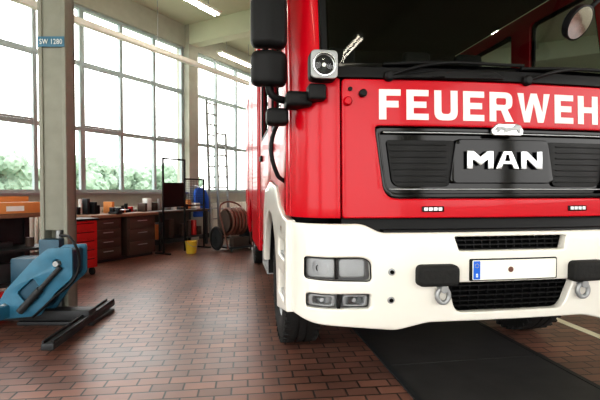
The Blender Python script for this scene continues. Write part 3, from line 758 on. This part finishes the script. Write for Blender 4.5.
tube('case_handle', [(-2.55, -2.8, .16), (-2.53, -2.8, .20), (-2.37, -2.8, .20), (-2.35, -2.8, .16)], .01, BLK, e)
e = HE('tool_trolley')
TX = .22
box('body', -1.62+TX, -1.18+TX, -2.0, -1.6, .12, .84, TROLR, e, .015)
boxes('drawer', [(-1.59+TX, -1.21+TX, -2.015, -2.0, .16+k*.135, .28+k*.135) for k in range(5)], TROLR, e, .004)
boxes('pull', [(-1.55+TX, -1.25+TX, -2.024, -2.015, .255+k*.135, .266+k*.135) for k in range(5)], BLK, e)
box('tray', -1.64+TX, -1.16+TX, -2.02, -1.58, .84, .87, BLK, e, .008)
cyls('castor', [((a+TX, b, .06), (a+.03+TX, b, .06), .06) for a in (-1.58, -1.25) for b in (-1.94, -1.66)], RUB, e)
for a in (-2.3, .1, 3.9, 6.2):
    e = HE('radiator')
    boxes('fins', [(a+k*.08, a+k*.08+.055, -.16, -.05, .2, .95) for k in range(22)], LAMPH, e, .012)
    cyls('pipes', [((a-.05, -.10, .27), (a+1.85, -.10, .27), .018), ((a-.05, -.10, .88), (a+1.85, -.10, .88), .018), ((a+.1, -.1, 0), (a+.1, -.1, .25), .015), ((a+1.6, -.1, 0), (a+1.6, -.1, .25), .015)], LAMPH, e, 10)
def ladder(x, lean_, h, y, wd=.19):
    e = empty('ladder', hw(x, y, 0), HR)
    rot = Matrix.Rotation(math.radians(-lean_), 3, 'X')
    L = [(-wd, -wd+.035, -.03, .03, 0, h, rot, (0, 0, 0)), (wd-.035, wd, -.03, .03, 0, h, rot, (0, 0, 0))]
    boxes('stiles', L, ALU, e)
    z = .25; R_ = []
    while z < h:
        R_.append((-wd+.02, wd-.02, -.018, .018, z-.016, z+.016, rot, (0, 0, 0))); z += .28
    boxes('rungs', R_, ALU, e)
ladder(3.75, 2.0, 3.7, -.35, .2); ladder(3.68, 2.4, 2.8, -.72, .22)
e = empty('jacket', hw(3.12, -.36, 0), HR)
bm = bmesh.new()
rows = [(1.36, .05, .04), (1.33, .16, .06), (1.22, .20, .08), (1.0, .18, .08), (.8, .20, .09), (.66, .22, .08), (.62, .20, .07)]
rg = []
for z, a, b in rows:
    rg.append([bm.verts.new((a*math.cos(t*math.pi/12)*(1+.08*math.sin(3*t)), -.02+b*math.sin(t*math.pi/12)*(1+.15*math.cos(2*t+z*5)), z)) for t in range(24)])
for A, B in zip(rg, rg[1:]):
    for i in range(24): bm.faces.new((A[i], A[(i+1) % 24], B[(i+1) % 24], B[i]))
bm.faces.new(rg[0]); bm.faces.new(rg[-1][::-1])
bmesh.ops.recalc_face_normals(bm, faces=bm.faces)
me = bpy.data.meshes.new('coat'); bm.to_mesh(me); bm.free(); mkobj('coat', me, JACK, e, 60)
tube('sleeve', [(.14, -.04, 1.28), (.21, -.06, 1.1), (.21, -.08, .85), (.20, -.09, .75)], .05, JACK, e)
tube('sleeve_b', [(-.14, -.04, 1.28), (-.21, -.06, 1.1), (-.21, -.08, .85), (-.20, -.09, .75)], .05, JACK, e)
cyls('hook', [((0, .23, 1.42), (0, -.04, 1.38), .01)], SILV, e, 8)
e = empty('bucket', hw(1.42, -1.68, 0), HR)
lathe('pail', [(0, 0), (0, .10), (.24, .125), (.25, .13), (.25, .12), (.02, .09), (.02, 0)], (0, 0, .001), (0, 0, 1), YEL, e, 28)
tube('bail', [(-.125, 0, .24), (-.11, -.08, .18), (0, -.12, .14), (.11, -.08, .18), (.125, 0, .24)], .005, GREYM, e)
e = empty('hose_cart', hw(2.28, -2.12, 0), HR-.35)
for s in (-.38, .38):
    lathe('wheel_tyre', [(-.03, .20), (-.03, .24), (0, .26), (.03, .24), (.03, .20)], (s, .1, .262), (1, 0, 0), RUB, e, 32, True)
    lathe('wheel_disc', [(-.015, .03), (-.01, .20), (.01, .20), (.02, .03), (.03, 0)], (s, .1, .262), (1, 0, 0), STEELD, e, 24)
cyls('axle', [((-.38, .1, .262), (.38, .1, .262), .015)], STEELD, e, 12)
tube('frame', [(-.30, -.25, .05), (-.32, -.1, .45), (-.30, .1, .85), (-.18, .2, 1.0), (.18, .2, 1.0), (.30, .1, .85), (.32, -.1, .45), (.30, -.25, .05)], .018, HOSE, e)
for k in range(5):
    tube('hose_coil', [((-.16+k*.08), .02+.27*math.cos(a*math.pi/8), .62+.27*math.sin(a*math.pi/8)) for a in range(16)], .035, HOSE, e, True)
cyls('drum', [((-.22, .02, .62), (.22, .02, .62), .2), ((-.24, .02, .62), (-.22, .02, .62), .24), ((.22, .02, .62), (.24, .02, .62), .24)], DRAW, e, 28)
boxes('platform', [(-.30, .30, -.3, .2, .06, .10)], STEELD, e, .008)
boxes('toolbox', [(-.2, .2, -.29, -.12, .101, .3)], DRAW, e, .01)
cyls('platform_feet', [((-.24, -.27, 0), (-.24, -.27, .07), .02), ((.24, -.27, 0), (.24, -.27, .07), .02)], STEELD, e, 10)
